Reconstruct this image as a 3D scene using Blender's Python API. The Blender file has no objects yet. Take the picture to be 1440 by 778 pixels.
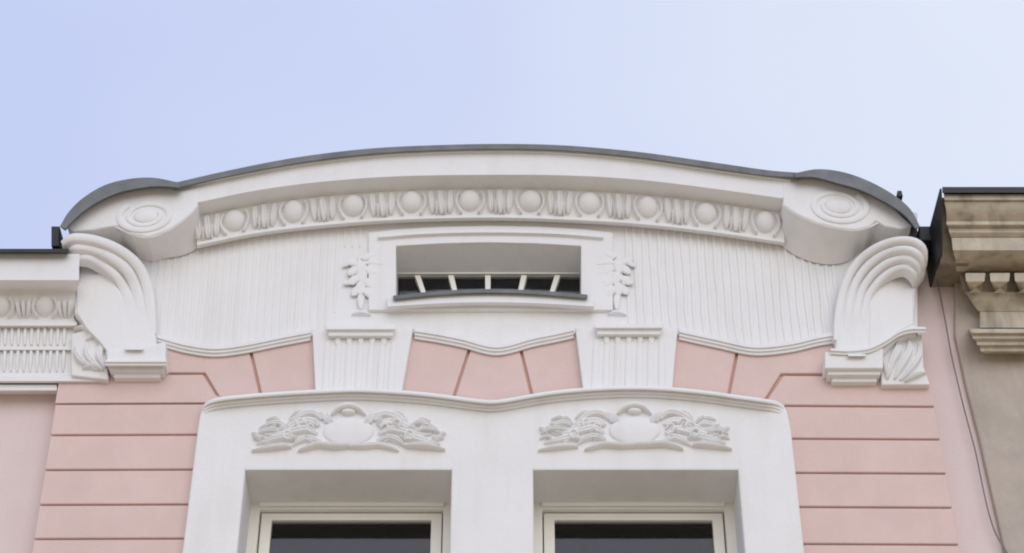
import bpy, bmesh, math, random
from mathutils import Vector, Matrix
from mathutils.geometry import tessellate_polygon
random.seed(7)
S = bpy.context.scene
COL = S.collection
R = math.radians

# ---------------------------------------------------------------- camera
PITCH = R(38.0); FPX = 2766.0; CAM = Vector((0.0, -9.6, 1.6))
cd = bpy.data.cameras.new('camera'); cam = bpy.data.objects.new('camera', cd); COL.objects.link(cam)
cam.location = CAM; cam.rotation_euler = (R(90) + PITCH, 0, 0)
cd.sensor_width = 36.0; cd.lens = 36.0 * FPX / 1440.0; cd.clip_end = 5000
S.camera = cam
S.cycles.filter_width = 2.0
S.render.resolution_x = 1024; S.render.resolution_y = 553

# ---------------------------------------------------------------- sky and sun
SUN_EL, SUN_AZ = R(19), R(12)          # azimuth measured from behind the camera, towards the right
wd = bpy.data.worlds.new('World'); S.world = wd; wd.use_nodes = True
nt = wd.node_tree; nt.nodes.clear()
N = nt.nodes.new; L = nt.links.new
out = N('ShaderNodeOutputWorld'); bg = N('ShaderNodeBackground'); bg.inputs['Strength'].default_value = 0.10
sky = N('ShaderNodeTexSky'); sky.sky_type = 'NISHITA'; sky.sun_disc = False
sky.sun_elevation = SUN_EL; sky.sun_rotation = R(180) - SUN_AZ
sky.air_density = 1.0; sky.dust_density = 0.4; sky.ozone_density = 1.0
tc = N('ShaderNodeTexCoord'); mp = N('ShaderNodeMapping')
mp.inputs['Location'].default_value = (2.139, 2.710, 8.800); mp.inputs['Scale'].default_value = (1.0, 1.0, 1.6)
nz = N('ShaderNodeTexNoise'); nz.inputs['Scale'].default_value = 0.9; nz.inputs['Detail'].default_value = 4.0; nz.inputs['Roughness'].default_value = 0.45
rp = N('ShaderNodeMapRange'); rp.inputs['From Min'].default_value = 0.36; rp.inputs['From Max'].default_value = 0.60
# a thin veil of high cloud, thick in some places and thin in others, over the blue
veil = N('ShaderNodeMixRGB'); veil.inputs['Color1'].default_value = (5.6, 6.35, 9.3, 1); veil.inputs['Color2'].default_value = (7.75, 8.4, 9.75, 1)
mx = N('ShaderNodeMixRGB'); mx.inputs['Fac'].default_value = 0.965
L(tc.outputs['Generated'], mp.inputs['Vector']); L(mp.outputs[0], nz.inputs['Vector']); L(nz.outputs['Fac'], rp.inputs['Value'])
L(rp.outputs[0], veil.inputs['Fac']); L(veil.outputs[0], mx.inputs['Color2']); L(sky.outputs[0], mx.inputs['Color1']); L(mx.outputs[0], bg.inputs['Color']); L(bg.outputs[0], out.inputs[0])
sl = bpy.data.lights.new('sun', 'SUN'); sl.energy = 1.25; sl.angle = R(60); sl.color = (1.0, 0.965, 0.93)
sun = bpy.data.objects.new('sun', sl); COL.objects.link(sun)
sd = Vector((math.sin(SUN_AZ) * math.cos(SUN_EL), -math.cos(SUN_AZ) * math.cos(SUN_EL), math.sin(SUN_EL)))
sun.rotation_euler = sd.to_track_quat('Z', 'Y').to_euler(); sun.location = sd * 40
vs = S.view_settings; vs.view_transform = 'Standard'; vs.look = 'None'; vs.exposure = 0.0; vs.gamma = 1.0; vs.use_curve_mapping = False

# ---------------------------------------------------------------- materials
def mat(name, col, rough=0.8, var=0.05, scale=3.0, bump=0.0, bscale=60.0, metal=0.0, spec=0.3, stain=None, stain_amt=0.0):
    m = bpy.data.materials.new(name); m.use_nodes = True
    t = m.node_tree; b = t.nodes['Principled BSDF']
    b.inputs['Roughness'].default_value = rough; b.inputs['Metallic'].default_value = metal
    b.inputs['Specular IOR Level'].default_value = spec
    g = t.nodes.new('ShaderNodeNewGeometry')
    n = t.nodes.new('ShaderNodeTexNoise'); n.inputs['Scale'].default_value = scale; n.inputs['Detail'].default_value = 6; n.inputs['Roughness'].default_value = 0.6
    t.links.new(g.outputs['Position'], n.inputs['Vector'])
    cr = t.nodes.new('ShaderNodeValToRGB'); e = cr.color_ramp.elements
    e[0].position = 0.3; e[1].position = 0.7
    e[0].color = tuple(c * (1 - var) for c in col) + (1,); e[1].color = tuple(min(1, c * (1 + var)) for c in col) + (1,)
    t.links.new(n.outputs['Fac'], cr.inputs['Fac']); last = cr.outputs['Color']
    if stain:
        mpn = t.nodes.new('ShaderNodeMapping'); mpn.inputs['Scale'].default_value = (9, 9, 1.2)
        t.links.new(g.outputs['Position'], mpn.inputs['Vector'])
        n2 = t.nodes.new('ShaderNodeTexNoise'); n2.inputs['Scale'].default_value = 1.0; n2.inputs['Detail'].default_value = 5
        t.links.new(mpn.outputs[0], n2.inputs['Vector'])
        mr = t.nodes.new('ShaderNodeMapRange'); mr.inputs['From Min'].default_value = 0.5; mr.inputs['From Max'].default_value = 0.75
        mr.inputs['To Max'].default_value = stain_amt
        t.links.new(n2.outputs['Fac'], mr.inputs['Value'])
        mm = t.nodes.new('ShaderNodeMixRGB'); mm.inputs['Color2'].default_value = tuple(stain) + (1,)
        t.links.new(mr.outputs[0], mm.inputs['Fac']); t.links.new(last, mm.inputs['Color1']); last = mm.outputs[0]
    t.links.new(last, b.inputs['Base Color'])
    if bump:
        n3 = t.nodes.new('ShaderNodeTexNoise'); n3.inputs['Scale'].default_value = bscale; n3.inputs['Detail'].default_value = 5
        t.links.new(g.outputs['Position'], n3.inputs['Vector'])
        bp = t.nodes.new('ShaderNodeBump'); bp.inputs['Strength'].default_value = bump; bp.inputs['Distance'].default_value = 0.006
        t.links.new(n3.outputs['Fac'], bp.inputs['Height']); t.links.new(bp.outputs[0], b.inputs['Normal'])
    return m
WHITE = mat('white_stucco', (0.80, 0.79, 0.78), 0.85, 0.02, 4, 0.35, 45, stain=(0.67, 0.65, 0.59), stain_amt=0.32)
WHITE2 = mat('cream_window_paint', (0.82, 0.795, 0.72), 0.45, 0.02, 6, 0.05, 30, spec=0.5)
PINK = mat('pink_stucco', (0.70, 0.53, 0.485), 0.88, 0.05, 3.5, 0.4, 50, stain=(0.65, 0.48, 0.43), stain_amt=0.25)
JOINT = mat('salmon_joint_shade', (0.64, 0.41, 0.33), 0.9, 0.06, 6, 0.3, 50)  # deeper salmon puts groove shade and warm bounced light into the colour
PALEPINK = mat('pale_pink_stucco', (0.715, 0.59, 0.57), 0.88, 0.03, 2.5, 0.4, 50, stain=(0.66, 0.52, 0.51), stain_amt=0.25)
BEIGE = mat('beige_render', (0.47, 0.405, 0.345), 0.9, 0.09, 5, 0.8, 38, stain=(0.34, 0.30, 0.25), stain_amt=0.5)
STONE = mat('weathered_stone', (0.53, 0.47, 0.37), 0.85, 0.16, 7, 0.7, 40, stain=(0.17, 0.14, 0.10), stain_amt=0.8)
STONE_DARK = mat('dark_stone', (0.27, 0.23, 0.175), 0.9, 0.3, 9, 0.7, 40)  # darker brown stone for the cornice end
ZINC = mat('zinc_sheet', (0.155, 0.163, 0.165), 0.55, 0.22, 6, 0.15, 14, metal=0.35, spec=0.4)
BLACK = mat('black_metal', (0.022, 0.022, 0.024), 0.5, 0.2, 5, 0.1, 20, spec=0.4)
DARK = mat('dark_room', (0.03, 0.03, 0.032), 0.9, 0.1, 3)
SKY_TINT = mat('navy_sky_tint', (0.008, 0.010, 0.04), 0.8, 0.1, 3)  # navy painted in for the sky reflected in the lower glass
CABLE = mat('grey_cable', (0.21, 0.19, 0.185), 0.6, 0.1, 5)
PAVE = mat('pale_paving', (0.56, 0.455, 0.30), 0.9, 0.1, 0.8, 0.3, 20)
GLASS = bpy.data.materials.new('window_glass'); GLASS.use_nodes = True
_b = GLASS.node_tree.nodes['Principled BSDF']; _b.inputs['Roughness'].default_value = 0.03; _b.inputs['IOR'].default_value = 1.33
_b.inputs['Transmission Weight'].default_value = 1.0; _b.inputs['Base Color'].default_value = (0.80, 0.83, 0.84, 1)

# ---------------------------------------------------------------- helpers
FW = Vector((0, math.cos(PITCH), math.sin(PITCH))); UP = Vector((0, -math.sin(PITCH), math.cos(PITCH)))
def W(px, py, Y):
    """world point on the upright plane at depth Y that was measured at px, py"""
    d = FW + UP * ((389 - py) / FPX) + Vector(((px - 720) / FPX, 0, 0))
    return CAM + d * ((Y - CAM.y) / d.y)
def XZ(pts, Y):
    r = []
    for p in pts:
        w = W(p[0], p[1], Y); r.append((w.x, w.z))
    return r
def XZ1(x, y, Y): w = W(x, y, Y); return (w.x, w.z)

def empty(name, loc, label, cat, group=None):
    o = bpy.data.objects.new(name, None); COL.objects.link(o); o.location = loc
    o['label'] = label; o['category'] = cat
    if group: o['group'] = group
    return o
def attach(o, parent):
    if parent is not None:
        o.parent = parent; o.matrix_parent_inverse = Matrix.Translation(parent_loc(parent)).inverted()
def parent_loc(p):
    v = Vector(p.location)
    return v
def link(name, me, m, parent, bevel=0.0, smooth=None, segs=2):
    # origin at the mesh centre
    if len(me.vertices):
        c = sum((v.co for v in me.vertices), Vector()) / len(me.vertices)
        me.transform(Matrix.Translation(-c))
    else: c = Vector()
    me.materials.clear(); me.materials.append(m)
    o = bpy.data.objects.new(name, me); COL.objects.link(o); o.location = c; attach(o, parent)
    if bevel:
        b = o.modifiers.new('bevel', 'BEVEL'); b.width = bevel; b.segments = segs; b.limit_method = 'ANGLE'; b.angle_limit = R(35)
        b.harden_normals = False
    if smooth is not None:
        for p in me.polygons: p.use_smooth = True
        me.set_sharp_from_angle(angle=R(smooth))
    return o
def fix(me):
    bm = bmesh.new(); bm.from_mesh(me); bmesh.ops.remove_doubles(bm, verts=bm.verts, dist=1e-6)
    bmesh.ops.recalc_face_normals(bm, faces=bm.faces); bm.to_mesh(me); bm.free(); return me
def mesh(name, v, f):
    me = bpy.data.meshes.new(name); me.from_pydata([tuple(p) for p in v], [], f); me.update(); return fix(me)

def inset(lp, d):
    n = len(lp); A = sum(lp[i][0] * lp[(i + 1) % n][1] - lp[(i + 1) % n][0] * lp[i][1] for i in range(n)); sg = 1 if A > 0 else -1
    r = []
    for i in range(n):
        p0, p, p1 = Vector(lp[i - 1]), Vector(lp[i]), Vector(lp[(i + 1) % n])
        t0 = (p - p0).normalized(); t1 = (p1 - p).normalized(); n0 = Vector((-t0.y, t0.x)) * sg; n1 = Vector((-t1.y, t1.x)) * sg
        b = n0 + n1; b = b / max(0.35, b.length_squared / 2) if b.length > 1e-6 else n0
        r.append((p.x + b.x * d, p.y + b.y * d))
    return r
def round_plate(name, outer, Yf, Yb, m, parent, holes, c):
    """like plate, with the front arrises rounded over c metres"""
    steps = [(c, 0.0), (c * .62, c * .08), (c * .29, c * .29), (c * .08, c * .62), (0.0, c)]
    v = []; f = []; front = []
    loops = [(list(outer), 1)] + [(list(h), -1) for h in holes]
    for lp, sg in loops:
        rings = []
        for d, dy in steps + [(0.0, Yb - Yf)]:
            q = inset(lp, d * sg) if d else lp
            rings.append(list(range(len(v), len(v) + len(q)))); v += [(x, Yf + dy, z) for x, z in q]
        front.append(rings[0]); n = len(lp)
        for a, b in zip(rings, rings[1:]):
            for i in range(n): f.append((a[i], a[(i + 1) % n], b[(i + 1) % n], b[i]))
    flat = [i for r in front for i in r]
    for t in tessellate_polygon([[Vector((v[i][0], v[i][2], 0)) for i in r] for r in front]): f.append(tuple(flat[i] for i in t))
    return link(name, mesh(name, v, f), m, parent, 0, 40)

def plate(name, outer, Yf, Yb, m, parent, holes=(), bevel=0.004, inset_back=0.0):
    """solid of an XZ outline (with holes) between depth Yf (front) and Yb"""
    loops = [list(outer)] + [list(h) for h in holes]
    v = []; f = []; idx = []
    for lp in loops:
        ids = []
        for (x, z) in lp: ids.append(len(v)); v.append((x, Yf, z))
        idx.append(ids)
    n = len(v); v += [(p[0], Yb, p[2]) for p in v[:n]]
    if holes:
        tris = tessellate_polygon([[Vector((x, z, 0)) for (x, z) in lp] for lp in loops])
        for t in tris: f.append(tuple(t)); f.append(tuple(i + n for i in reversed(t)))
    else:
        f.append(tuple(range(n))); f.append(tuple(range(2 * n - 1, n - 1, -1)))
    for ids in idx:
        for a, b in zip(ids, ids[1:] + ids[:1]): f.append((a, b, b + n, a + n))
    return link(name, mesh(name, v, f), m, parent, bevel)
def plate_px(name, pts, Yf, Yb, m, parent, bevel=0.004, holes=()):
    return plate(name, XZ(pts, Yf), Yf, Yb, m, parent, [XZ(h, Yf) for h in holes], bevel)
def rect_px(name, x0, y0, x1, y1, Yf, Yb, m, parent, bevel=0.004):
    return plate_px(name, [(x0, y0), (x1, y0), (x1, y1), (x0, y1)], Yf, Yb, m, parent, bevel)
def boxw(name, x0, x1, y0, y1, z0, z1, m, parent, bevel=0.003):
    return plate(name, [(x0, z0), (x1, z0), (x1, z1), (x0, z1)], y0, y1, m, parent, (), bevel)

def interp(pl, n):
    """resample a polyline with a smooth Catmull-Rom through n points, even in x/length"""
    pts = [tuple(map(float, p)) for p in pl]
    ext = [tuple(2 * a - b for a, b in zip(pts[0], pts[1]))] + pts + [tuple(2 * a - b for a, b in zip(pts[-1], pts[-2]))]
    fine = []
    for i in range(1, len(ext) - 2):
        p0, p1, p2, p3 = ext[i - 1:i + 3]
        for k in range(12):
            t = k / 12
            fine.append(tuple(0.5 * (2 * b + (c - a) * t + (2 * a - 5 * b + 4 * c - d) * t * t + (3 * b - a - 3 * c + d) * t ** 3) for a, b, c, d in zip(p0, p1, p2, p3)))
    fine.append(pts[-1])
    ds = [0.0]
    for a, b in zip(fine, fine[1:]): ds.append(ds[-1] + math.hypot(a[0] - b[0], a[1] - b[1]))
    r = []; j = 0
    for k in range(n):
        s = ds[-1] * k / (n - 1)
        while j < len(ds) - 2 and ds[j + 1] < s: j += 1
        q = (s - ds[j]) / max(1e-9, ds[j + 1] - ds[j]); q = min(1, max(0, q))
        r.append(tuple(a + (b - a) * q for a, b in zip(fine[j], fine[j + 1])))
    return r
def shift(pl, dy): return [(p[0], p[1] + dy) for p in pl]

def loft(name, rows, m, parent, n=48, smooth=30, caps=True, bevel=0.0, taper=None):
    """rows: (polyline in px, Y) from top-back round the front to bottom-back; capped ends"""
    v = []; f = []
    for pl, Y in rows:
        for i, p in enumerate(interp(pl, n)):
            y_ = Y
            if taper:
                q = min(1.0, min(i, n - 1 - i) / (n - 1) / taper[1]); q = 1 - (1 - q) ** 2; y_ = taper[0] + (Y - taper[0]) * q if Y < taper[0] else Y
            v.append(W(p[0], p[1], y_))
    k = len(rows)
    for i in range(k - 1):
        for j in range(n - 1): f.append((i * n + j, i * n + j + 1, (i + 1) * n + j + 1, (i + 1) * n + j))
    if caps:
        for j in range(n - 1): f.append(((k - 1) * n + j, (k - 1) * n + j + 1, j + 1, j))
        f.append(tuple(i * n for i in range(k))); f.append(tuple(i * n + n - 1 for i in reversed(range(k))))
    return link(name, mesh(name, v, f), m, parent, bevel, smooth)

def band(name, pts, Y, h, m, parent, n=20, across=7, vein=0.0, unit=230.0, skirt=0.02, flat=False, power=0.5):
    """raised rib or leaf along a path; pts = (px, py, half width in px[, Y]) ; lens section of height h"""
    pl = interp([(p[0], p[1], p[2], p[3] if len(p) > 3 else Y, p[4] if len(p) > 4 else 1.0) for p in pts], n)
    wp = [W(p[0], p[1], p[3]) for p in pl]
    v = []; f = []; wmax = max(p[2] for p in pl)
    for i, (c, p) in enumerate(zip(wp, pl)):
        a = wp[max(0, i - 1)]; b = wp[min(n - 1, i + 1)]; t = (b - a); t.y = 0
        t = t.normalized() if t.length > 1e-9 else Vector((1, 0, 0)); nr = Vector((-t.z, 0, t.x))
        hw = max(p[2], 0.15) / unit; hh = h * (min(1, p[2] / wmax) ** 0.6) * max(0.0, p[4])
        for j in range(across):
            s = -1 + 2 * j / (across - 1)
            e = (1 - s * s) ** power * hh
            if vein: e -= vein * hh * max(0, 1 - abs(s) * 3.0)
            if j in (0, across - 1): e = -skirt
            v.append(c + nr * (s * hw) - Vector((0, e, 0)))
    for i in range(n - 1):
        for j in range(across - 1):
            q = i * across + j; f.append((q, q + 1, q + across + 1, q + across))
    f.append(tuple(range(across))); f.append(tuple((n - 1) * across + j for j in reversed(range(across))))
    for i in range(n - 1): f.append((i * across, (i + 1) * across, (i + 1) * across + across - 1, i * across + across - 1))
    return link(name, mesh(name, v, f), m, parent, 0, 50)

def dome(name, cx, cy, rx, ry, Y, h, m, parent, seg=20, rings=6, power=0.5, tilt=0.0):
    """flattened boss: rx, ry in px on the wall, h metres proud"""
    c = W(cx, cy, Y); ex = (W(cx + rx, cy, Y) - c).length; ez = abs((W(cx, cy - ry, Y) - c).z)
    v = []; f = []
    for i in range(rings):
        a = i / rings
        for k in range(seg):
            t = 2 * math.pi * k / seg; rr = math.cos(a * math.pi / 2)
            v.append((c.x + ex * rr * math.cos(t), c.y - h * math.sin(a * math.pi / 2) ** (2 * power) - tilt * ez * rr * math.sin(t), c.z + ez * rr * math.sin(t)))
    v.append((c.x, c.y - h, c.z)); top = len(v) - 1
    for i in range(rings - 1):
        for k in range(seg): f.append((i * seg + k, i * seg + (k + 1) % seg, (i + 1) * seg + (k + 1) % seg, (i + 1) * seg + k))
    for k in range(seg): f.append(((rings - 1) * seg + k, (rings - 1) * seg + (k + 1) % seg, top))
    base = len(v)
    for k in range(seg): v.append((v[k][0], c.y + 0.03, v[k][2]))
    for k in range(seg): f.append((base + k, base + (k + 1) % seg, (k + 1) % seg, k))
    f.append(tuple(base + k for k in range(seg)))
    return link(name, mesh(name, v, f), m, parent, 0, 60)

def part_label(o, t): o['label'] = t; return o

# ================================================================ ground
g = boxw('ground', -400, 400, -400, 400, -0.3, 0.0, PAVE, None, 0); g['kind'] = 'structure'

# ================================================================ the pink house
house = empty('townhouse', (-0.11, 0.0, 0.0), 'pink and white townhouse with curved stucco gable and scrolls', 'townhouse')
Y_SIDE, Y_J, Y_BLK, Y_ATT, Y_SUR = 0.10, 0.0, -0.0225, -0.02, -0.10

# --- walls behind everything
zt = lambda y, Y: W(720, y, Y).z
xl_bay = W(84, 560, Y_J).x; xr_bay = W(1305, 560, Y_J).x
oL = [W(345, 660, Y_SUR).x, W(635, 660, Y_SUR).x]; oR = [W(750, 662, Y_SUR).x, W(1038, 662, Y_SUR).x]
zo = zt(660.5, Y_SUR); zs = 5.72
hL = [(oL[0], zs), (oL[1], zs), (oL[1], zo), (oL[0], zo)]; hR = [(oR[0], zs), (oR[1], zs), (oR[1], zo), (oR[0], zo)]
ex = 0.012
def grow(h, e): return [(h[0][0] - e, h[0][1] - e), (h[1][0] + e, h[1][1] - e), (h[2][0] + e, h[2][1] + e), (h[3][0] - e, h[3][1] + e)]
bay = plate('bay_wall', [(xl_bay, 0.002), (xr_bay, 0.002), (xr_bay, zt(470, 0)), (xl_bay, zt(470, 0))], Y_J, 0.60, JOINT, house, [grow(hL, .045), grow(hR, .045)], 0)
part_label(bay, 'salmon pink rusticated wall of the middle bay')
sw1 = boxw('side_wall', -5.6, xl_bay - 0.003, Y_SIDE, 0.55, 0.002, zt(450, Y_SIDE), PALEPINK, house, 0)
sw2 = boxw('side_wall', xr_bay + 0.003, W(1440, 560, Y_SIDE).x, Y_SIDE, 0.55, 0.002, zt(352, Y_SIDE), PALEPINK, house, 0)

# --- rustication blocks (front face traced, thickness into the wall)
JT = 1.15
def block(pts): return plate_px('rustication_block', pts, Y_BLK, 0.115, PINK, bay, 0.007)
gl = [568, 612, 661, 710, 758]; gr = [571, 617, 665, 713, 765]
for k in range(7): gl.append(gl[-1] + 48.5 + k); gr.append(gr[-1] + 49 + k)
lx = lambda y: 82 - (y - 541) * 0.158
rx = lambda y: 1309 + (y - 541) * 0.176
# long horizontal courses
for a, b in zip(gl, gl[1:]):
    block([(lx(a), a + JT), (330, a - 1 + JT), (330, b - 1 - JT), (lx(b), b - JT)])
for a, b in zip(gr, gr[1:]):
    block([(1060, a - 0.5 + JT), (rx(a), a + 1 + JT), (rx(b), b + 1 - JT), (1060, b - 0.5 - JT)])
# top course and fan joints
block([(lx(527), 527 + JT), (285, 526 + JT), (303, 556), (330, 566), (330, 567 - JT), (lx(568), 568 - JT)])
block([(200, 478), (262, 486), (300, 490), (349, 488), (367, 566), (310, 560), (288.5, 524), (200, 525 - JT)])
block([(353, 488), (400, 478), (445, 470), (447, 560), (371, 566)])
block([(570, 466), (645, 478), (661, 482), (633, 568), (555, 560)])
block([(665, 482), (700, 490), (728, 482), (749, 570), (690, 580), (637, 568)])
block([(732, 482), (770, 474), (815, 466), (830, 560), (753, 568)])
block([(948, 468), (990, 476), (1036, 488), (1021, 564), (940, 560)])
block([(1040, 488), (1100, 492), (1180, 470), (1180, 526 - JT), (1098, 525), (1076, 560), (1050, 568), (1025, 564)])
block([(1102, 527 + JT), (1180, 528 + JT), (rx(527), 529 + JT), (rx(571), 572 - JT), (1060, 570 - JT), (1060, 566), (1080, 561)])

# --- attic wall with the slit window
F = [(278, 349), (360, 332), (450, 321), (560, 313), (690, 310), (800, 313), (900, 319), (1000, 330), (1103, 345)]
opT = [(557, 346), (620, 342.5), (687, 341), (755, 342.5), (817, 346)]
opB = [(817, 418), (755, 414), (687, 412), (620, 414), (557, 419)]
att_out = [(205, 480), (225, 476), (262, 485), (300, 491), (340, 488), (390, 478), (437, 468), (437, 552), (450, 556), (562, 556), (565, 548), (583, 468), (640, 478), (699, 490), (760, 476), (807, 467), (820, 548), (823, 556), (940, 556), (946, 548), (955, 466), (1010, 479), (1060, 489), (1110, 486), (1170, 472), (1190, 480),
           (1290, 500), (1290, 300), (1200, 275), (1100, 262), (900, 235), (690, 225), (500, 232), (280, 265), (180, 285), (100, 330), (100, 480), (140, 500)]
hole = opT + opB
att = plate_px('attic_wall', att_out, Y_ATT, 0.31, WHITE, house, 0, [hole])
part_label(att, 'white stucco gable wall with fine vertical reeding')
# reeding: one rib each
def lin(pl, x):
    for a, b in zip(pl, pl[1:]):
        if a[0] <= x <= b[0]: return a[1] + (b[1] - a[1]) * (x - a[0]) / (b[0] - a[0])
    return pl[0][1] if x < pl[0][0] else pl[-1][1]
bl = [(200, 470), (262, 481), (300, 487), (340, 485), (390, 474), (437, 464), (520, 452)]
br = [(850, 452), (955, 464), (1010, 474), (1060, 485), (1110, 482), (1170, 468), (1200, 468)]
def reed(x, y0, y1, w, h, wob):
    pts = [(x + random.uniform(-wob, wob) - (x - 690) * (t * (y1 - y0)) * -0.00022, y0 + (y1 - y0) * t, w) for t in [0, .2, .4, .6, .8, 1]]
    pts[0] = pts[0][:2] + (w * .8,); pts[-1] = pts[-1][:2] + (w * .5,)
    band('reed', pts, Y_ATT - 0.001, h, WHITE, att, 14, 5, 0)
x = 216.0
while x < 512:
    top = lin([(200, 372), (280, 352)] + F[1:], x) - 3
    if 470 < x: bot = 348 if x > 484 else 440
    else: bot = lin(bl, x) + 3
    reed(x, top, bot, 3.9, 0.0045, 0.25); x += 10.4
x = 880.0
while x < 1172:
    top = lin(F[:-1] + [(1103, 346), (1200, 378)], x) - 3
    bot = lin(br, x) + 3
    reed(x, top, bot, 4.3, 0.0075, 1.0); x += 11.2

# --- surround of the slit window
sur_o = [(518, 436), (518, 327), (560, 322), (620, 318.5), (690, 317), (760, 318.5), (820, 322), (862, 327), (862, 436)]
asur = plate_px('attic_surround', sur_o, -0.045, Y_ATT + 0.01, WHITE, house, 0.006, [[(p[0], p[1]) for p in hole]])
loft('top_moulding', [([(532, 331), (600, 326), (690, 324), (780, 326), (848, 331)], -0.04), ([(532, 331), (600, 326), (690, 324), (780, 326), (848, 331)], -0.066),
      ([(532, 334), (600, 329), (690, 327), (780, 329), (848, 334)], -0.068), ([(532, 337), (600, 332), (690, 330), (780, 332), (848, 337)], -0.052), ([(532, 340), (600, 334), (690, 332), (780, 334), (848, 340)], -0.04)], WHITE, asur, 30)
so = [(545, 431), (620, 426.5), (687, 425), (755, 426.5), (835, 431)]
loft('sill_moulding', [(shift(so, -12), -0.04), (shift(so, -12), -0.09), (shift(so, -3), -0.095), (shift(so, 0), -0.10), (shift(so, 4), -0.06), (shift(so, 6), -0.04)], WHITE, asur, 30)
ss = [(553, 419.5), (620, 413), (687, 410.5), (755, 412.5), (826, 418)]
loft('sill', [(shift(ss, -4.0), 0.26), (shift(ss, -3.5), -0.115), (shift(ss, 1.6), -0.117), (shift(ss, 1.6), -0.05), (shift(ss, 2.5), 0.26)], ZINC, asur, 30)

# --- slit window itself
YW = 0.155
tp = interp(opT, 17); wv = []
for p in tp:
    a = W(p[0], p[1], -0.043); b = W(p[0], 389.5, YW + 0.03)
    wv += [(a.x, a.y, a.z), (a.x, b.y, b.z), (a.x, b.y, a.z + 0.02), (a.x, a.y, a.z + 0.004)]
wf = []
for i in range(16):
    for j in range(4): wf.append((i * 4 + j, i * 4 + (j + 1) % 4, i * 4 + 4 + (j + 1) % 4, i * 4 + 4 + j))
wf += [(0, 1, 2, 3), (67, 66, 65, 64)]
link('soffit', mesh('soffit', wv, wf), WHITE, asur, 0, 30)
aw = plate_px('attic_window', [(540, 380), (840, 380), (840, 470), (540, 470)], YW, YW + 0.06, WHITE2, house, 0.003, [[(556, 385), (818, 385), (818, 456), (556, 456)]])
plate_px('pane', [(550, 382), (824, 382), (824, 458), (550, 458)], YW + 0.035, YW + 0.042, GLASS, aw, 0)
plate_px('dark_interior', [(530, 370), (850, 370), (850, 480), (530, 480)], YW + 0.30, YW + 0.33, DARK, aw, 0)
for xt, xb in [(587, 602), (634, 645), (686, 686), (737, 727), (784, 770)]:
    plate_px('glazing_bar', [(xt - 4, 387), (xt + 4, 387), (xb + 3.2, 430), (xb - 3.2, 430)], YW - 0.012, YW + 0.05, WHITE2, aw, 0.003)

# --- floral drops beside the slit window
def drop_ornament(cx, s):
    base = plate_px('floral_drop', [(cx - 6, 360), (cx + 6, 360), (cx + 8, 385), (cx + 5, 425), (cx + 4, 440), (cx - 4, 440), (cx - 5, 425), (cx - 8, 385)], -0.034, -0.015, WHITE, house, 0.010)
    rows = [(-3, 372, -18, -6, 6, .017), (2, 371, 30, 1, 4.5, .016), (3, 364, 15, -9, 6, .014), (-4, 378, -15, 8, 7, .014), (4, 379, 17, 8, 7, .013), (-3, 391, -15, 9, 7, .014), (4, 393, 15, 11, 7, .014),
            (-2, 405, -11, 10, 6.5, .013), (3, 406, 13, 11, 6.5, .014), (0, 414, 1, 20, 5, .011), (-6, 366, -20, 9, 5, .012), (0, 366, -2, 18, 8, .018), (1, 382, 1, 18, 8, .017), (-1, 398, 0, 18, 7, .015), (10, 384, 22, 2, 4, .011), (-8, 400, -16, -1, 4, .011)]
    for (dx, dy, lx_, ly_, w, h) in rows:
        X = cx + s * dx + random.uniform(-1.5, 1.5); dy += random.uniform(-1.5, 1.5)
        band('leaf', [(X, dy, w * .6), (X + s * lx_ * .4, dy + ly_ * .3 - 1.5, w), (X + s * lx_ * .8, dy + ly_ * .75, w * .75), (X + s * lx_, dy + ly_, 1.2)], -0.0415, h * .5, WHITE, base, 10, 9, 0.3, skirt=0.004)
    band('bud', [(cx - 13, 442, 1), (cx, 440, 3.6), (cx + 13, 443, 1)], -0.03, 0.02, WHITE, base, 10, 7)
drop_ornament(508, 1); drop_ornament(868, -1)

# --- main cornice
TOPW = [(268, 258), (330, 245), (420, 229), (520, 217), (620, 211.5), (715, 210), (800, 213), (900, 222), (1000, 236), (1080, 247), (1112, 251)]
SFT = [(277, 285), (360, 268), (450, 256), (560, 248), (690, 246), (800, 247), (900, 253), (1000, 265), (1100, 279)]
SBK = [(277, 306), (360, 289), (450, 277), (560, 269), (690, 266), (800, 268), (900, 274), (1000, 285), (1100, 300)]
EGT = shift(SBK, 4)
EGB = [(277, 341), (360, 324), (450, 313), (560, 305), (690, 302), (800, 305), (900, 311), (1000, 322), (1103, 337)]
YC = -0.27
cor = loft('cornice', [(TOPW, 0.25), (TOPW, YC - 0.02), (shift(TOPW, 3), YC - 0.018), (shift(TOPW, 5), YC), (shift(SFT, 0), YC), (shift(SBK, 0), -0.135), (EGT, -0.13), (shift(EGB, -3), -0.098), (EGB, -0.094), (EGB, -0.102), (shift(EGB, 4), -0.102), (shift(EGB, 8), -0.06), (shift(EGB, 10), -0.01), (shift(EGB, 10), 0.25)], WHITE, house, 80, 25)
part_label(cor, 'white curved cornice with egg and dart moulding')
def on_cornice(x, q):
    """px position on the egg moulding and its depth"""
    y = lin(EGT, x) * (1 - q) + lin(EGB, x) * q
    return y, -0.13 * (1 - q) + (-0.098) * q
def egg(x):
    y, Y = on_cornice(x, 0.50)
    dome('egg', x + random.uniform(-.8, .8), y - 3.0, 15 + random.uniform(-.8, .8), 12.5 + random.uniform(-.6, .6), Y + 0.0, 0.05, WHITE, cor, 24, 8, 0.46, 0.25)
    for s in (-1, 1):
        pts = []
        for q, dx in [(0.06, 15.5), (0.3, 19), (0.6, 18.6), (0.95, 12.5)]:
            yy, YY = on_cornice(x + s * dx, q); pts.append((x + s * dx, yy, 2.6, YY))
        band('husk', pts, 0, 0.03, WHITE, cor, 10, 5, 0, skirt=0.01)
    
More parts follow.
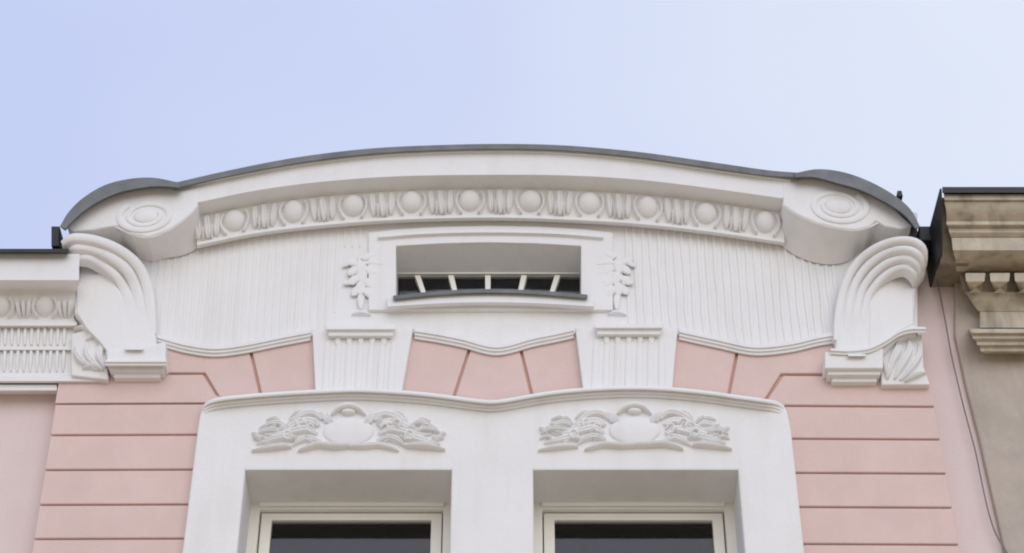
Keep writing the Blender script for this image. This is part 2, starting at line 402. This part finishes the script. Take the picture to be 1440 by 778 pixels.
def dart(x, flip):
    for dx, w, a, b in [(-13, 6.0, .02, .90), (0, 6.6, .02, .97), (13, 6.0, .02, .90), (-6.4, 3.2, .45, .99), (6.4, 3.2, .45, .99)]:
        pts = []
        for q, ww in [(a, w * .8), ((a + b) * .38, w * random.uniform(.9, 1.08)), (b * .8, w * random.uniform(.75, .95)), (b, w * .35)]:
            xx = x + dx + flip * (q - .5) * 4 + (2.0 if dx == 0 else -dx * .18) * (q - .5); yy, YY = on_cornice(xx, q); pts.append((xx, yy, ww, YY))
        band('dart', pts, 0, 0.038 if abs(dx) > 6 else 0.042, WHITE, cor, 10, 7, 0.3, skirt=0.01)
eggs = [330, 413, 496, 579, 661, 745, 829, 911, 993, 1076]
for e in eggs: egg(e)
for a, b in zip(eggs, eggs[1:]): dart((a + b) / 2, random.uniform(-.6, .6))
dart(292, 0)

# --- scroll ends of the cornice
def volute(pts, c, r, s, lip, foot):
    vb = plate_px('volute', pts, YC - 0.003, 0.06, WHITE, house, 0.010)
    mid = [tuple(a * .55 + b * .45 for a, b in zip(p, q)) for p, q in zip(interp(lip, 12), interp(foot, 12))]
    loft('cove', [(lip, -0.10), (shift(lip, -1), YC + 0.01), (shift(lip, 1.5), YC + 0.004), (mid, -0.15), (foot, -0.035), (foot, 0.0), ([(p[0], p[1] - 40) for p in foot], 0.0)], WHITE, vb, 40, 35)
    cx, cy = c; a, b = r
    dome('eye', cx - s * 1, cy + 1, a * .42, b * .42, YC - 0.003, 0.018, WHITE, vb, 18, 5)
    sp = []
    for k in range(40):
        t = k / 39 * 1.7 * 2 * math.pi; q = 0.95 - 0.50 * k / 39
        u_, v_ = a * q * math.cos(t + 2.2), b * q * math.sin(t + 2.2)
        sp.append((cx + s * (u_ * .98 - v_ * .2), cy - v_ - u_ * .14, 6.2 - 2.4 * k / 39))
    band('scroll', sp, YC - 0.002, 0.013, WHITE, vb, 110, 9)
    return vb
volute([(278, 262), (278, 289), (268, 301), (252, 314), (232, 326), (208, 333), (186, 329), (168, 317), (152, 319), (130, 323), (102, 325), (94, 320), (108, 303), (132, 282), (166, 266), (206, 258), (250, 257)], (206, 304), (42, 23), 1,
       [(160, 317), (186, 329), (208, 333), (232, 326), (252, 314), (268, 301), (278.5, 289)], [(176, 344), (196, 356), (216, 363), (236, 363), (254, 360), (268, 355), (278.5, 349)])
volute([(1101, 248), (1120, 244), (1150, 244), (1176, 252), (1212, 264), (1250, 286), (1283, 317), (1268, 322), (1245, 318), (1232, 310), (1222, 319), (1204, 323), (1180, 321), (1150, 314), (1120, 301), (1101, 288)], (1178, 290), (45, 25), -1,
       [(1100.5, 288), (1120, 301), (1150, 314), (1180, 321), (1204, 323), (1222, 319), (1236, 312)], [(1100.5, 347), (1120, 360), (1144, 369), (1168, 372), (1190, 368), (1206, 356), (1218, 342)])

# --- roof sheet and metal edge
OUT = [(84, 319), (96, 299), (116, 279), (146, 261), (180, 252), (215, 250), (250, 256.5)]
INN = [(92, 322), (108, 305), (132, 287), (166, 271), (206, 263), (232, 262), (254, 264)]
roof = loft('roof', [([(250, 256), (330, 238), (420, 221), (520, 209), (620, 204), (715, 202.5), (800, 205), (900, 214), (1000, 228), (1080, 239.5), (1122, 243)], 3.0),
      ([(246, 257), (330, 238), (420, 221), (520, 209), (620, 204), (715, 202.5), (800, 205), (900, 214), (1000, 228), (1080, 239.5), (1124, 243)], YC - 0.045),
      ([(246, 264), (330, 246), (420, 229), (520, 216.5), (620, 211), (715, 209.5), (800, 212), (900, 221.5), (1000, 236), (1080, 247), (1124, 249)], YC - 0.043),
      ([(246, 268), (330, 247), (420, 230), (520, 217.5), (620, 212), (715, 210.5), (800, 213), (900, 222.5), (1000, 237), (1080, 248), (1124, 254)], YC - 0.03),
      ([(246, 268), (330, 246), (420, 230), (520, 217), (620, 212), (715, 210), (800, 213), (900, 222), (1000, 236), (1080, 247), (1124, 254)], 3.0)], ZINC, house, 60, 30)
part_label(roof, 'grey sheet metal roof edge along the curved gable')
loft('roof_end', [(OUT, 2.2), (OUT, YC - 0.085), (INN, YC - 0.08), (shift(INN, 3), YC - 0.02), (shift(INN, 3), 2.2)], ZINC, roof, 30, 30)
OUTR = [(1118, 243.5), (1150, 238), (1185, 242), (1220, 254), (1255, 273), (1280, 294), (1294, 319)]
INNR = [(1118, 249), (1145, 249), (1172, 256), (1210, 267), (1248, 286), (1272, 302), (1288, 321)]
loft('roof_end', [(OUTR, 2.2), (OUTR, YC - 0.085), (INNR, YC - 0.08), (shift(INNR, 3), YC - 0.02), (shift(INNR, 3), 2.2)], ZINC, roof, 30, 30)
rect_px('gutter_end', 72, 318, 84, 346, -0.20, 0.25, BLACK, roof, 0.006)
rect_px('gutter_end', 1292, 318, 1311, 338, -0.12, 0.3, BLACK, roof, 0.006)
plate_px('finial', [(1262, 268), (1268, 268), (1270, 276), (1262, 276)], 0.2, 0.28, BLACK, roof, 0.004)

# --- stepped string mouldings above the pink fields
def string(pl):
    loft('string_moulding', [(pl, 0.0), (pl, -0.062), (shift(pl, 5), -0.064), (shift(pl, 6.5), -0.053), (shift(pl, 10), -0.053), (shift(pl, 11.5), -0.042), (shift(pl, 15), -0.040), (shift(pl, 16.5), -0.032), (shift(pl, 16.5), 0.0)], WHITE, house, 40, 25)
string([(205, 465), (232, 473), (262, 481), (300, 486), (340, 482), (390, 472), (437, 463)])
string([(583, 461), (615, 466), (650, 473), (699, 484), (750, 472), (780, 466), (807, 460)])
string([(955, 462), (1010, 474), (1060, 484), (1110, 480), (1150, 471), (1180, 466)])

# --- fluted keystones
def keystone(tl, tr, br_, bl_, capx):
    k = plate_px('keystone', [tl, tr, br_, bl_], -0.075, 0.01, WHITE, house, 0.006)
    c0, c1, cy = capx
    cap = loft('capital', [([(c0, cy), (c1, cy)], -0.02), ([(c0, cy), (c1, cy)], -0.135), ([(c0, cy + 5), (c1, cy + 5)], -0.137), ([(c0 + 3, cy + 8), (c1 - 3, cy + 8)], -0.115), ([(c0 + 3, cy + 14), (c1 - 3, cy + 14)], -0.115), ([(c0 + 6, cy + 18), (c1 - 6, cy + 18)], -0.085), ([(c0 + 6, cy + 20), (c1 - 6, cy + 20)], -0.02)], WHITE, k, 6, 25)
    n = 7
    for i in range(n):
        q = (i + .5) / n
        xt = c0 - 6 + (c1 - c0 + 12) * q; xb = bl_[0] + 6 + (br_[0] - bl_[0] - 12) * q
        band('flute_rib', [(xt, cy + 24, 5.0), (xt * .5 + xb * .5, cy + 55, 5.8), (xb, 556, 6.2)], -0.073, 0.014, WHITE, k, 8, 7)
    for i in range(5):
        xx = c0 + 8 + (c1 - c0 - 16) * (i + .5) / 5
        band('drop', [(xx, cy + 19, 5.5), (xx, cy + 25, 4.5), (xx, cy + 33, .6)], -0.078, 0.014, WHITE, k, 8, 7)
keystone((439, 462), (581, 460), (563, 562), (444, 562), (459, 556, 458))
keystone((809, 460), (953, 461), (944, 562), (822, 562), (837, 932, 456))

# --- surround of the two big windows
HOOD = [(284, 573), (290, 565), (303, 560), (330, 556), (390, 551), (443, 548), (500, 546), (557, 548.5), (600, 552), (640, 557), (670, 561), (692, 562.5), (715, 560), (760, 552), (800, 547), (850, 543.5), (890, 542.5), (935, 544), (990, 549), (1033, 555), (1070, 560), (1092, 564), (1103, 570)]
xa = W(253, 778, Y_SUR).x; xb_ = W(1133, 778, Y_SUR).x
so_ = XZ([(278, 600), (281, 582), (285, 571), (291, 565)] + shift(HOOD, 2)[2:-1] + [(1101, 568), (1107, 577), (1110, 590), (1113, 606)], Y_SUR)
sur = round_plate('window_surround', [(xa, 5.35)] + so_ + [(xb_, 5.35)], Y_SUR, Y_J - 0.010, WHITE, house, [hL, hR], 0.014)
for h in (hL, hR): plate('reveal', grow(h, .044), Y_J - 0.0098, 0.266, WHITE, sur, [h], 0)
for h in (hL, hR):
    q0, q1 = h[0][0] + .0005, h[1][0] - .0005; a0, b0 = -0.098, 0.24
    sv = [(q0, a0, zo), (q0, b0, zo - .032), (q0, b0, zo + .02), (q0, a0, zo + .003), (q1, a0, zo), (q1, b0, zo - .032), (q1, b0, zo + .02), (q1, a0, zo + .003)]
    link('soffit', mesh('soffit', sv, [(0, 1, 2, 3), (7, 6, 5, 4), (0, 4, 5, 1), (1, 5, 6, 2), (2, 6, 7, 3), (3, 7, 4, 0)]), WHITE, sur)
part_label(sur, 'white double window surround with wavy hood')
HD = HOOD
loft('hood_moulding', [(HD, -0.05), (HD, -0.165), (shift(HD, 3), -0.172), (shift(HD, 5), -0.168), (shift(HD, 6.5), -0.142), (shift(HD, 10), -0.142), (shift(HD, 11.5), -0.125), (shift(HD, 15), -0.118), (shift(HD, 17), -0.10), (shift(HD, 17), -0.05)], WHITE, sur, 120, 25, taper=(-0.095, 0.05))
boxw('window_sill', xa - 0.05, xb_ + 0.05, -0.24, -0.005, 5.22, 5.345, WHITE, sur, 0.01)

# --- big windows
def window(o):
    x0, x1 = o; yb = 0.225; t = zt(705, yb) + 0.05
    zi = zt(716, yb)   # lower edge of the head board
    z_t = zo + 0.02
    w = plate('window', [(x0 - .02, zs - .02), (x1 + .02, zs - .02), (x1 + .02, z_t), (x0 - .02, z_t)], yb, 0.32, WHITE2, house,
              [[(x0 + .055, zs + .06), (x1 - .055, zs + .06), (x1 - .055, zi), (x0 + .055, zi)]], 0.006)
    fr = 0.055
    xa_, xb2, zb_, zc_ = x0 + .062, x1 - .062, zs + .066, zi - .006
    gx0, gx1, gz = x0 + .125, x1 - .125, zt(731.5, 0.26)
    sash = plate('sash', [(xa_, zb_), (xb2, zb_), (xb2, zc_), (xa_, zc_)], 0.260, 0.312, WHITE2, w, [[(gx0, zb_ + .08), (gx1, zb_ + .08), (gx1, gz), (gx0, gz)]], 0.005)
    plate('pane', [(gx0 - .01, zb_ + .07), (gx1 + .01, zb_ + .07), (gx1 + .01, gz + .01), (gx0 - .01, gz + .01)], 0.285, 0.292, GLASS, w, (), 0)
    boxw('sky_tint_sheet', gx0 - .03, gx1 + .03, 0.40, 0.415, zs + .1, zt(757, 0.40), SKY_TINT, w, 0)  # added sheet behind the pane; its navy imitates reflected sky
    boxw('blind_box', gx0 - .06, gx1 + .06, 0.39, 0.47, zt(741, 0.39), zo + .05, DARK, w, 0.004)
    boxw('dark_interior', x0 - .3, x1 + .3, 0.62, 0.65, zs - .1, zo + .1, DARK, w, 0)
    boxw('head_moulding', x0 + .05, x1 - .05, yb - 0.022, yb + 0.004, zi + .010, zi + .035, WHITE2, w, 0.004)
window(oL); window(oR)

# --- carved cartouches over the windows
def cartouche(cx, cy0):
    dy = cy0; YS = Y_SUR - 0.002
    base = dome('cartouche', cx, 607 + dy, 36, 19, YS, 0.026, WHITE, house, 28, 8, 0.45)
    def lf(pts, h=0.03, vein=0.35, nm='leaf'):
        for s in (-1, 1):
            jx, jy = random.uniform(-1.2, 1.2), random.uniform(-1, 1)
            band(nm, [(cx + s * p[0] + jx, p[1] + dy + jy + random.uniform(-.5, .5), p[2] * random.uniform(.9, 1.1)) for p in pts], YS, h * random.uniform(.85, 1.15), WHITE, base, 14, 9, vein)
    # rim of the shield and its crest
    band('crest', [(cx - 24, 585 + dy, 1.5), (cx - 14, 577 + dy, 4.5), (cx, 574 + dy, 5.5), (cx + 14, 577 + dy, 4.5), (cx + 24, 585 + dy, 1.5)], YS, 0.050, WHITE, base, 16, 9)
    dome('crest_bead', cx, 581 + dy, 11, 4, YS, 0.035, WHITE, base, 14, 5, 0.4)
    # long flowing leaves, from the shield outwards
    lf([(36, 592, 2.5), (46, 584, 5), (60, 584, 5.5), (76, 592, 4), (88, 601, 1)], 0.036)
    lf([(42, 600, 3), (54, 594, 6), (72, 597, 6), (90, 606, 4), (104, 610, 1)], 0.030)
    lf([(44, 612, 3), (58, 606, 6), (76, 609, 6), (96, 614, 5), (118, 612, 1.2)], 0.034)
    lf([(40, 622, 3), (56, 617, 5), (70, 621, 4.5), (80, 628, 1.2)], 0.036)
    lf([(72, 621, 2), (88, 617, 5), (106, 621, 5), (128, 626, 1.2)], 0.034)
    lf([(86, 602, 1.5), (98, 597, 4.2), (112, 599, 4), (126, 605, 1)], 0.030)
    lf([(92, 610, 1.5), (106, 606, 4.2), (120, 607, 3.6), (132, 612, 1)], 0.034)
    lf([(96, 593, 1), (104, 590, 3.2), (116, 592, 1)], 0.026)
    lf([(62, 580, 1), (72, 583, 3.4), (82, 590, 1)], 0.026)
    lf([(116, 617, 1), (124, 616, 2.6), (133, 619, 1)], 0.026)
    # curls
    lf([(60, 600, 1.5), (66, 594, 3), (73, 597, 3.2), (70, 604, 2.6), (63, 603, 1.5)], 0.042, 0, 'curl')
    lf([(78, 616, 1.5), (84, 609, 3), (91, 612, 3), (88, 619, 2.4), (81, 619, 1.2)], 0.042, 0, 'curl')
    lf([(46, 606, 1.5), (51, 601, 2.6), (57, 604, 2.8), (54, 611, 2), (48, 611, 1)], 0.042, 0, 'curl')
    # small leaflets filling the ground between the larger ones
    for k in range(15):
        x0 = 40 + 88 * (k + random.random()) / 15; yc = 607 + (x0 - 40) * .08; hgt = 19 - (x0 - 40) * .11
        y0 = yc + random.uniform(-1, 1) * hgt; an = random.uniform(-.9, .7); ln = random.uniform(10, 17); w_ = random.uniform(2.4, 3.6)
        lf([(x0, y0, w_ * .5), (x0 + ln * .5 * math.cos(an), y0 + ln * .5 * math.sin(an) - 1.5, w_), (x0 + ln * math.cos(an), y0 + ln * math.sin(an), .8)], random.uniform(.028, .044))
    for k in range(4):
        x0 = 26 + k * 4; y0 = 590 - k * 1.5
        lf([(x0 - 6, y0 + 10, 1.5), (x0, y0, 3), (x0 + 5, y0 - 7 + k, 1)], 0.024)
    # base ribbons
    lf([(0, 629, 3.2), (20, 629, 4.2), (42, 627, 4), (58, 631, 3.4), (70, 635, 1)], 0.046, 0.2, 'ribbon')
    lf([(80, 630, 1.5), (92, 629, 3.6), (112, 631, 4), (136, 635, 1.2)], 0.046, 0.2, 'ribbon')
cartouche(490, 0); cartouche(892, -1)

# --- scroll consoles at the ends of the gable
def console(body, bands_, panel, foot_poly, cap, steps, slit, leaves, shell, label):
    b = plate_px('scroll_console', body, -0.11, 0.0, WHITE, house, 0.02); part_label(b, label)
    for bd in bands_:
        bd = [(p[0], p[1], p[2], -0.107 + ((p[3] if len(p) > 3 else -.165) + 0.165) * 1.5, p[4] if len(p) > 4 else 1.0) for p in bd]
        band('scroll_band', bd, -0.107, 0.034, WHITE, b, 36, 11, 0, skirt=0.05)
    plate_px('panel', panel, -0.116, -0.06, WHITE, b, 0.006)
    plate_px('foot_block', foot_poly, -0.135, 0.0, WHITE, b, 0.008)
    loft('foot_cap', [(cap, -0.02), (cap, -0.160), (shift(cap, 3), -0.162), (shift(cap, 5), -0.150), (shift(cap, 8), -0.147), (shift(cap, 9), -0.132), (shift(cap, 9), -0.02)], WHITE, b, 24, 25)
    for (x0, y0, x1, y1, Yf) in steps: rect_px('foot_step', x0, y0, x1, y1, Yf, 0.0, WHITE, b, 0.005)
    x0, y0, x1, y1 = slit
    loft('slit_hood', [([(x0, y0 - 3), (x1, y0 - 3)], -0.12), ([(x0, y0 - 3), (x1, y0 - 3)], -0.16), ([(x0 + 1, y0), (x1 - 1, y0)], -0.162), ([(x0 + 1, y0), (x1 - 1, y0)], -0.12)], WHITE, b, 4, 25)
    plate_px('shell_ground', shell, -0.07, 0.0, WHITE, b, 0.008)
    for lf in leaves: band('shell_leaf', lf, -0.068, 0.045, WHITE, b, 12, 9, 0.3)
console([(92, 338), (138, 335), (170, 347), (194, 365), (211, 390), (218, 420), (219, 470), (222, 505), (150, 505), (146, 486), (122, 462), (104, 440), (106, 400), (112, 372), (96, 352)],
        [[(214, 470, 6, -.165, 0), (212, 440, 8, -.165, .25), (207, 404, 9, -.165, .7), (193, 374, 9, -.19), (166, 352, 9, -.23), (132, 339, 9, -.27), (102, 337, 9, -.29), (88, 346, 7, -.27)],
         [(199, 455, 7, -.165, 0), (197, 430, 8, -.165, .2), (191, 405, 9, -.165, .6), (178, 381, 9, -.19), (155, 363, 9, -.22), (128, 352, 8, -.25), (106, 350, 7, -.27), (96, 354, 5, -.25)],
         [(184, 440, 7, -.165, 0), (181, 422, 8, -.165, .2), (174, 405, 8, -.165, .5), (163, 390, 8, -.18), (145, 375, 8, -.20), (126, 365, 7, -.23), (110, 364, 5, -.24)]],
        [(116, 388), (140, 384), (160, 396), (172, 420), (176, 500), (152, 496), (140, 480), (122, 462), (108, 440), (108, 404)],
        [(150, 512), (150, 494), (176, 490), (206, 487), (233, 480), (233, 512)],
        [(148, 506), (170, 506), (200, 506), (234, 506)],
        [(154, 515, 230, 521, -0.105), (160, 522, 225, 531, -0.070)],
        (176, 492, 202, 498),
        [[(148, 518, 2), (140, 502, 6), (146, 488, 4.5), (152, 480, 1)], [(142, 520, 2), (128, 508, 5.5), (122, 494, 5), (124, 482, 1)], [(138, 522, 2), (118, 512, 5), (108, 500, 4.5), (106, 488, 1)], [(146, 522, 2), (132, 517, 4.5), (116, 520, 1)], [(122, 480, 2), (132, 470, 6), (118, 462, 4), (104, 464, 1)]],
        [(100, 470), (124, 462), (150, 486), (152, 534), (100, 528)], 'left scroll console with plain panel below three bands')
console([(1176, 500), (1174, 450), (1186, 408), (1200, 376), (1222, 352), (1260, 337), (1292, 337), (1304, 352), (1302, 382), (1288, 398), (1286, 452), (1290, 470), (1262, 478), (1240, 500)],
        [[(1177, 478, 5, -.165, 0), (1179, 445, 6, -.165, .35), (1187, 405, 6.6, -.165, .8), (1203, 374, 6.8, -.19), (1228, 352, 6.8, -.24), (1258, 340.5, 6.8, -.28), (1284, 341, 6.8, -.30), (1298, 352, 6.4, -.295), (1300, 370, 5, -.25)],
         [(1190, 474, 5, -.165, 0), (1191, 448, 6, -.165, .35), (1199, 409, 6.4, -.165, .8), (1214, 382, 6.6, -.19), (1237, 362, 6.6, -.23), (1261, 353, 6.6, -.265), (1281, 354, 6.6, -.285), (1293, 363, 6.2, -.28), (1297, 379, 4.6, -.24)],
         [(1202, 468, 5, -.165, 0), (1203, 448, 6, -.165, .35), (1210, 414, 6.2, -.165, .7), (1224, 391, 6.4, -.185), (1244, 373.5, 6.4, -.22), (1264, 366, 6.4, -.245), (1279, 367, 6.4, -.26), (1289, 375, 6, -.255), (1293, 388, 4.4, -.22)],
         [(1213, 462, 5, -.165, 0), (1214, 448, 5, -.165, .3), (1220, 420, 6, -.165, .6), (1233, 400, 6.2, -.18), (1250, 385, 6.2, -.205), (1266, 378.5, 6.2, -.225), (1277, 379.5, 6, -.235), (1285, 387, 5.4, -.23), (1288, 396, 4, -.205)]],
        [(1222, 490), (1223, 430), (1236, 408), (1255, 393), (1274, 389), (1283, 396), (1285, 455), (1262, 466), (1244, 482)],
        [(1160, 518), (1160, 494), (1190, 496), (1222, 492), (1242, 484), (1242, 518)],
        [(1168, 490), (1195, 491), (1222, 488), (1244, 478), (1264, 465), (1282, 460), (1302, 460)],
        [(1164, 521, 1238, 527, -0.105), (1170, 528, 1233, 537, -0.070)],
        (1192, 501, 1218, 507),
        [[(1250, 530, 2), (1254, 510, 6), (1262, 494, 7), (1262, 484, 2)], [(1258, 534, 2), (1268, 514, 6), (1278, 496, 6), (1278, 480, 2)], [(1266, 536, 2), (1280, 520, 5.5), (1292, 502, 5), (1292, 484, 2)], [(1248, 534, 2), (1246, 520, 5), (1242, 506, 3)], [(1272, 538, 2), (1288, 530, 4), (1302, 526, 1)]],
        [(1240, 541), (1238, 500), (1262, 474), (1297, 470), (1299, 515), (1308, 541)], 'right scroll console with three ribbed bands curling outwards')

# --- cornice of the lower wing on the left
def hrow(y, x1, Y, x0=-150): return ([(x0, y), (x1, y)], Y)
ws = 0.06
wing = loft('side_cornice', [hrow(357, 110, 0.5), hrow(357, 112, -0.27), hrow(394, 111, -0.27), hrow(409, 108, -0.14), hrow(412, 106, -0.13), hrow(420, 106, -0.12), hrow(448, 104, -0.05), hrow(451, 106, -0.05), hrow(454, 108, -0.075), hrow(458, 108, -0.075), hrow(462, 106, -0.03), hrow(488, 106, -0.025), hrow(489, 106, -0.045), hrow(492, 106, -0.045), hrow(494, 106, -0.02), hrow(528, 150, -0.015), hrow(529, 150, -0.045), hrow(536, 150, -0.047), hrow(539, 150, -0.02), hrow(539, 150, 0.5)], WHITE, house, 3, 25)
part_label(wing, 'white cornice of the lower wing beside the gable')
loft('lower_moulding', [hrow(541, 80, 0.3), hrow(541, 80, -0.012), hrow(549, 80, -0.014), hrow(551, 80, 0.03), hrow(555, 80, 0.09), hrow(555, 80, 0.3)], WHITE, wing, 3, 25)
loft('eaves_sheet', [hrow(350, 96, 1.6), hrow(350, 96, -0.33), hrow(355, 96, -0.33), hrow(357.5, 96, -0.25), hrow(357.5, 96, 1.6)], BLACK, wing, 3, 25)
for x in (-104, -32, 34, 92):
    for s in (-1, 0, 1): band('dart', [(x + s * 9, 423, 1, -0.115), (x + s * 8, 432, 4.4, -0.095), (x + s * 6, 443, 3.5, -0.065), (x + s * 4, 448, 1, -0.05)], 0, 0.04, WHITE, wing, 8, 5, 0.2, skirt=0.01)
for x in (-68, 2, 64):
    dome('egg', x, 433, 14, 10.5, -0.075, 0.055, WHITE, wing, 18, 6, 0.42, 0.5)
    for s in (-1, 1): band('husk', [(x + s * 13, 422, 2.4, -.115), (x + s * 17, 432, 2.6, -.095), (x + s * 16, 441, 2.6, -.07), (x + s * 10, 448, 2, -.05)], 0, 0.035, WHITE, wing, 8, 5, skirt=0.01)
x = -120.0
while x < 100:
    band('flute_rib', [(x, 463.5, 3.6), (x - .6, 475, 3.4), (x - 1, 486, 2.2)], -0.027, 0.022, WHITE, wing, 6, 5)
    band('flute_rib', [(x - 1, 495, 3.4), (x - 1.8, 510, 3.6), (x - 2.6, 523, 1.6)], -0.018, 0.024, WHITE, wing, 6, 5)
    x += 9.2

# ================================================================ neighbouring beige house
nb = empty('neighbour_house', (W(1440, 560, 0.06).x + 1.2, 0.06, 0.0), 'weathered beige house with heavy stone cornice at the right edge', 'house')
YN = 0.06; XE = 2200
nx = W(1343, 470, YN).x
wall2 = plate('wall', XZ([(1343, 300), (1343, 470), (1358, 540), (1376, 610), (1394, 690), (1414, 778)], YN) + [(W(1416, 790, YN).x, 0.002), (nx + 6.0, 0.002), (nx + 6.0, zt(300, YN))], YN, 0.9, BEIGE, nb, (), 0.012)
def course(name, rows_, m=STONE): return loft(name, [([(x0, y), (XE, y)], Y) for (x0, y, Y) in rows_], m, nb, 3, 25)
course('roof_edge', [(1327, 263, 3.0), (1325, 263, -0.50), (1325, 271, -0.50), (1328, 273.5, -0.40), (1328, 273.5, 3.0)], BLACK)
course('crown_moulding', [(1327, 273.5, 0.3), (1327, 273.5, -0.47), (1328, 281, -0.47), (1328, 283, -0.45), (1328, 285, -0.45), (1330, 292, -0.435), (1331, 302, -0.40), (1331, 311, -0.36), (1331, 312, -0.375), (1331, 316, -0.375), (1333, 320, -0.34), (1335, 327, -0.34), (1337, 334, -0.31), (1337, 334, 0.3)])
course('fascia', [(1338, 334.5, 0.3), (1338, 334.5, -0.32), (1340, 352, -0.32), (1341, 356, -0.29), (1343, 362, -0.25), (1345, 382, -0.09), (1345, 382, 0.3)])
course('bed_moulding', [(1348, 382, 0.3), (1348, 382, -0.05), (1354, 408, -0.045), (1358, 411, -0.07), (1362, 418, -0.06), (1370, 430, -0.02), (1376, 438, 0.0), (1376, 438, 0.3)])
course('frieze', [(1378, 438.5, 0.3), (1378, 438.5, -0.01), (1378, 461, -0.01), (1378, 462, 0.3)])
course('architrave', [(1362, 462.5, 0.3), (1362, 462.5, -0.12), (1364, 468, -0.12), (1367, 471, -0.095), (1368, 476, -0.095), (1373, 480, -0.07), (1374, 485, -0.07), (1378, 488, -0.045), (1379, 494, -0.04), (1385, 498, 0.04), (1385, 498, 0.3)])
for i in range(8):
    x0 = 1357 + 34.5 * i
    p = [(x0, 384, -0.20), (x0 + 28, 384, -0.20), (x0 + 27, 396, -0.19), (x0 + 2, 396, -0.19), (x0 + 21, 410, -0.10), (x0 + 8, 410, -0.10)]
    v = [W(p[0][0], 384, -0.02), W(p[1][0], 384, -0.02), W(p[1][0], 410, -0.02), W(p[0][0], 410, -0.02)] + [W(*q) for q in p]
    v = [W(x0, 384, -.02), W(x0 + 29, 384, -.02), W(x0 + 20, 414, -.02), W(x0 + 9, 414, -.02),
         W(x0, 384, -.20), W(x0 + 29, 384, -.20), W(x0 + 28, 396, -.20), W(x0 + 1, 396, -.20), W(x0 + 21, 411, -.11), W(x0 + 8, 411, -.11)]
    f = [(4, 7, 6, 5), (7, 8, 9, 6), (0, 1, 2, 3), (0, 4, 5, 1), (8, 3, 2, 9), (0, 3, 8, 7, 4), (1, 5, 6, 9, 2)]
    link('modillion', mesh('modillion', v, f), STONE, nb, 0.006)
# black metal flashing closing the end of that cornice, seen from below
a = W(1325, 264, -0.50); e1 = a.x - 0.004
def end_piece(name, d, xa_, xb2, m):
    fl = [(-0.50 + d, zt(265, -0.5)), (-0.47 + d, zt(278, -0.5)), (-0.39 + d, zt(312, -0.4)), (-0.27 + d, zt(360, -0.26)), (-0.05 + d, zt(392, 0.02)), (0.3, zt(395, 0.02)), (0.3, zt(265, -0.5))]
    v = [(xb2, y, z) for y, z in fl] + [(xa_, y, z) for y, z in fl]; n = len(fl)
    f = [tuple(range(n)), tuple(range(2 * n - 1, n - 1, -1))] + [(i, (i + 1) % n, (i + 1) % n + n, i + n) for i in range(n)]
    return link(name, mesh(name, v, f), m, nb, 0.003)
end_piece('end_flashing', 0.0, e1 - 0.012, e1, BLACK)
end_piece('cornice_end', 0.085, e1 + 0.001, e1 + 0.18, STONE_DARK)

# ================================================================ cable down the pink wall
pc = interp([(1312, 372), (1320, 405), (1330, 455), (1338, 500), (1346, 534), (1354, 568), (1363, 602), (1372, 636), (1379, 670), (1386, 703), (1393, 730), (1401, 752), (1416, 778), (1424, 800), (1428, 850), (1432, 900)], 60)
cu = bpy.data.curves.new('cable', 'CURVE'); cu.dimensions = '3D'; cu.bevel_depth = 0.0048; cu.bevel_resolution = 2
sp = cu.splines.new('POLY'); sp.points.add(len(pc) - 1)
c0 = W(1372, 636, 0.052)
for q, p in zip(sp.points, pc): w = W(p[0], p[1], 0.052) - c0; q.co = (w.x, w.y, w.z, 1)
tmp = bpy.data.objects.new('tmp_curve', cu); COL.objects.link(tmp)
me = bpy.data.meshes.new_from_object(tmp.evaluated_get(bpy.context.evaluated_depsgraph_get())); bpy.data.objects.remove(tmp); bpy.data.curves.remove(cu)
me.name = 'cable'; me.materials.clear(); me.materials.append(CABLE)
co = bpy.data.objects.new('cable', me); COL.objects.link(co); co.location = c0
for p in me.polygons: p.use_smooth = True
co['label'] = 'thin grey cable hanging down the pale pink wall beside the beige house'; co['category'] = 'cable'
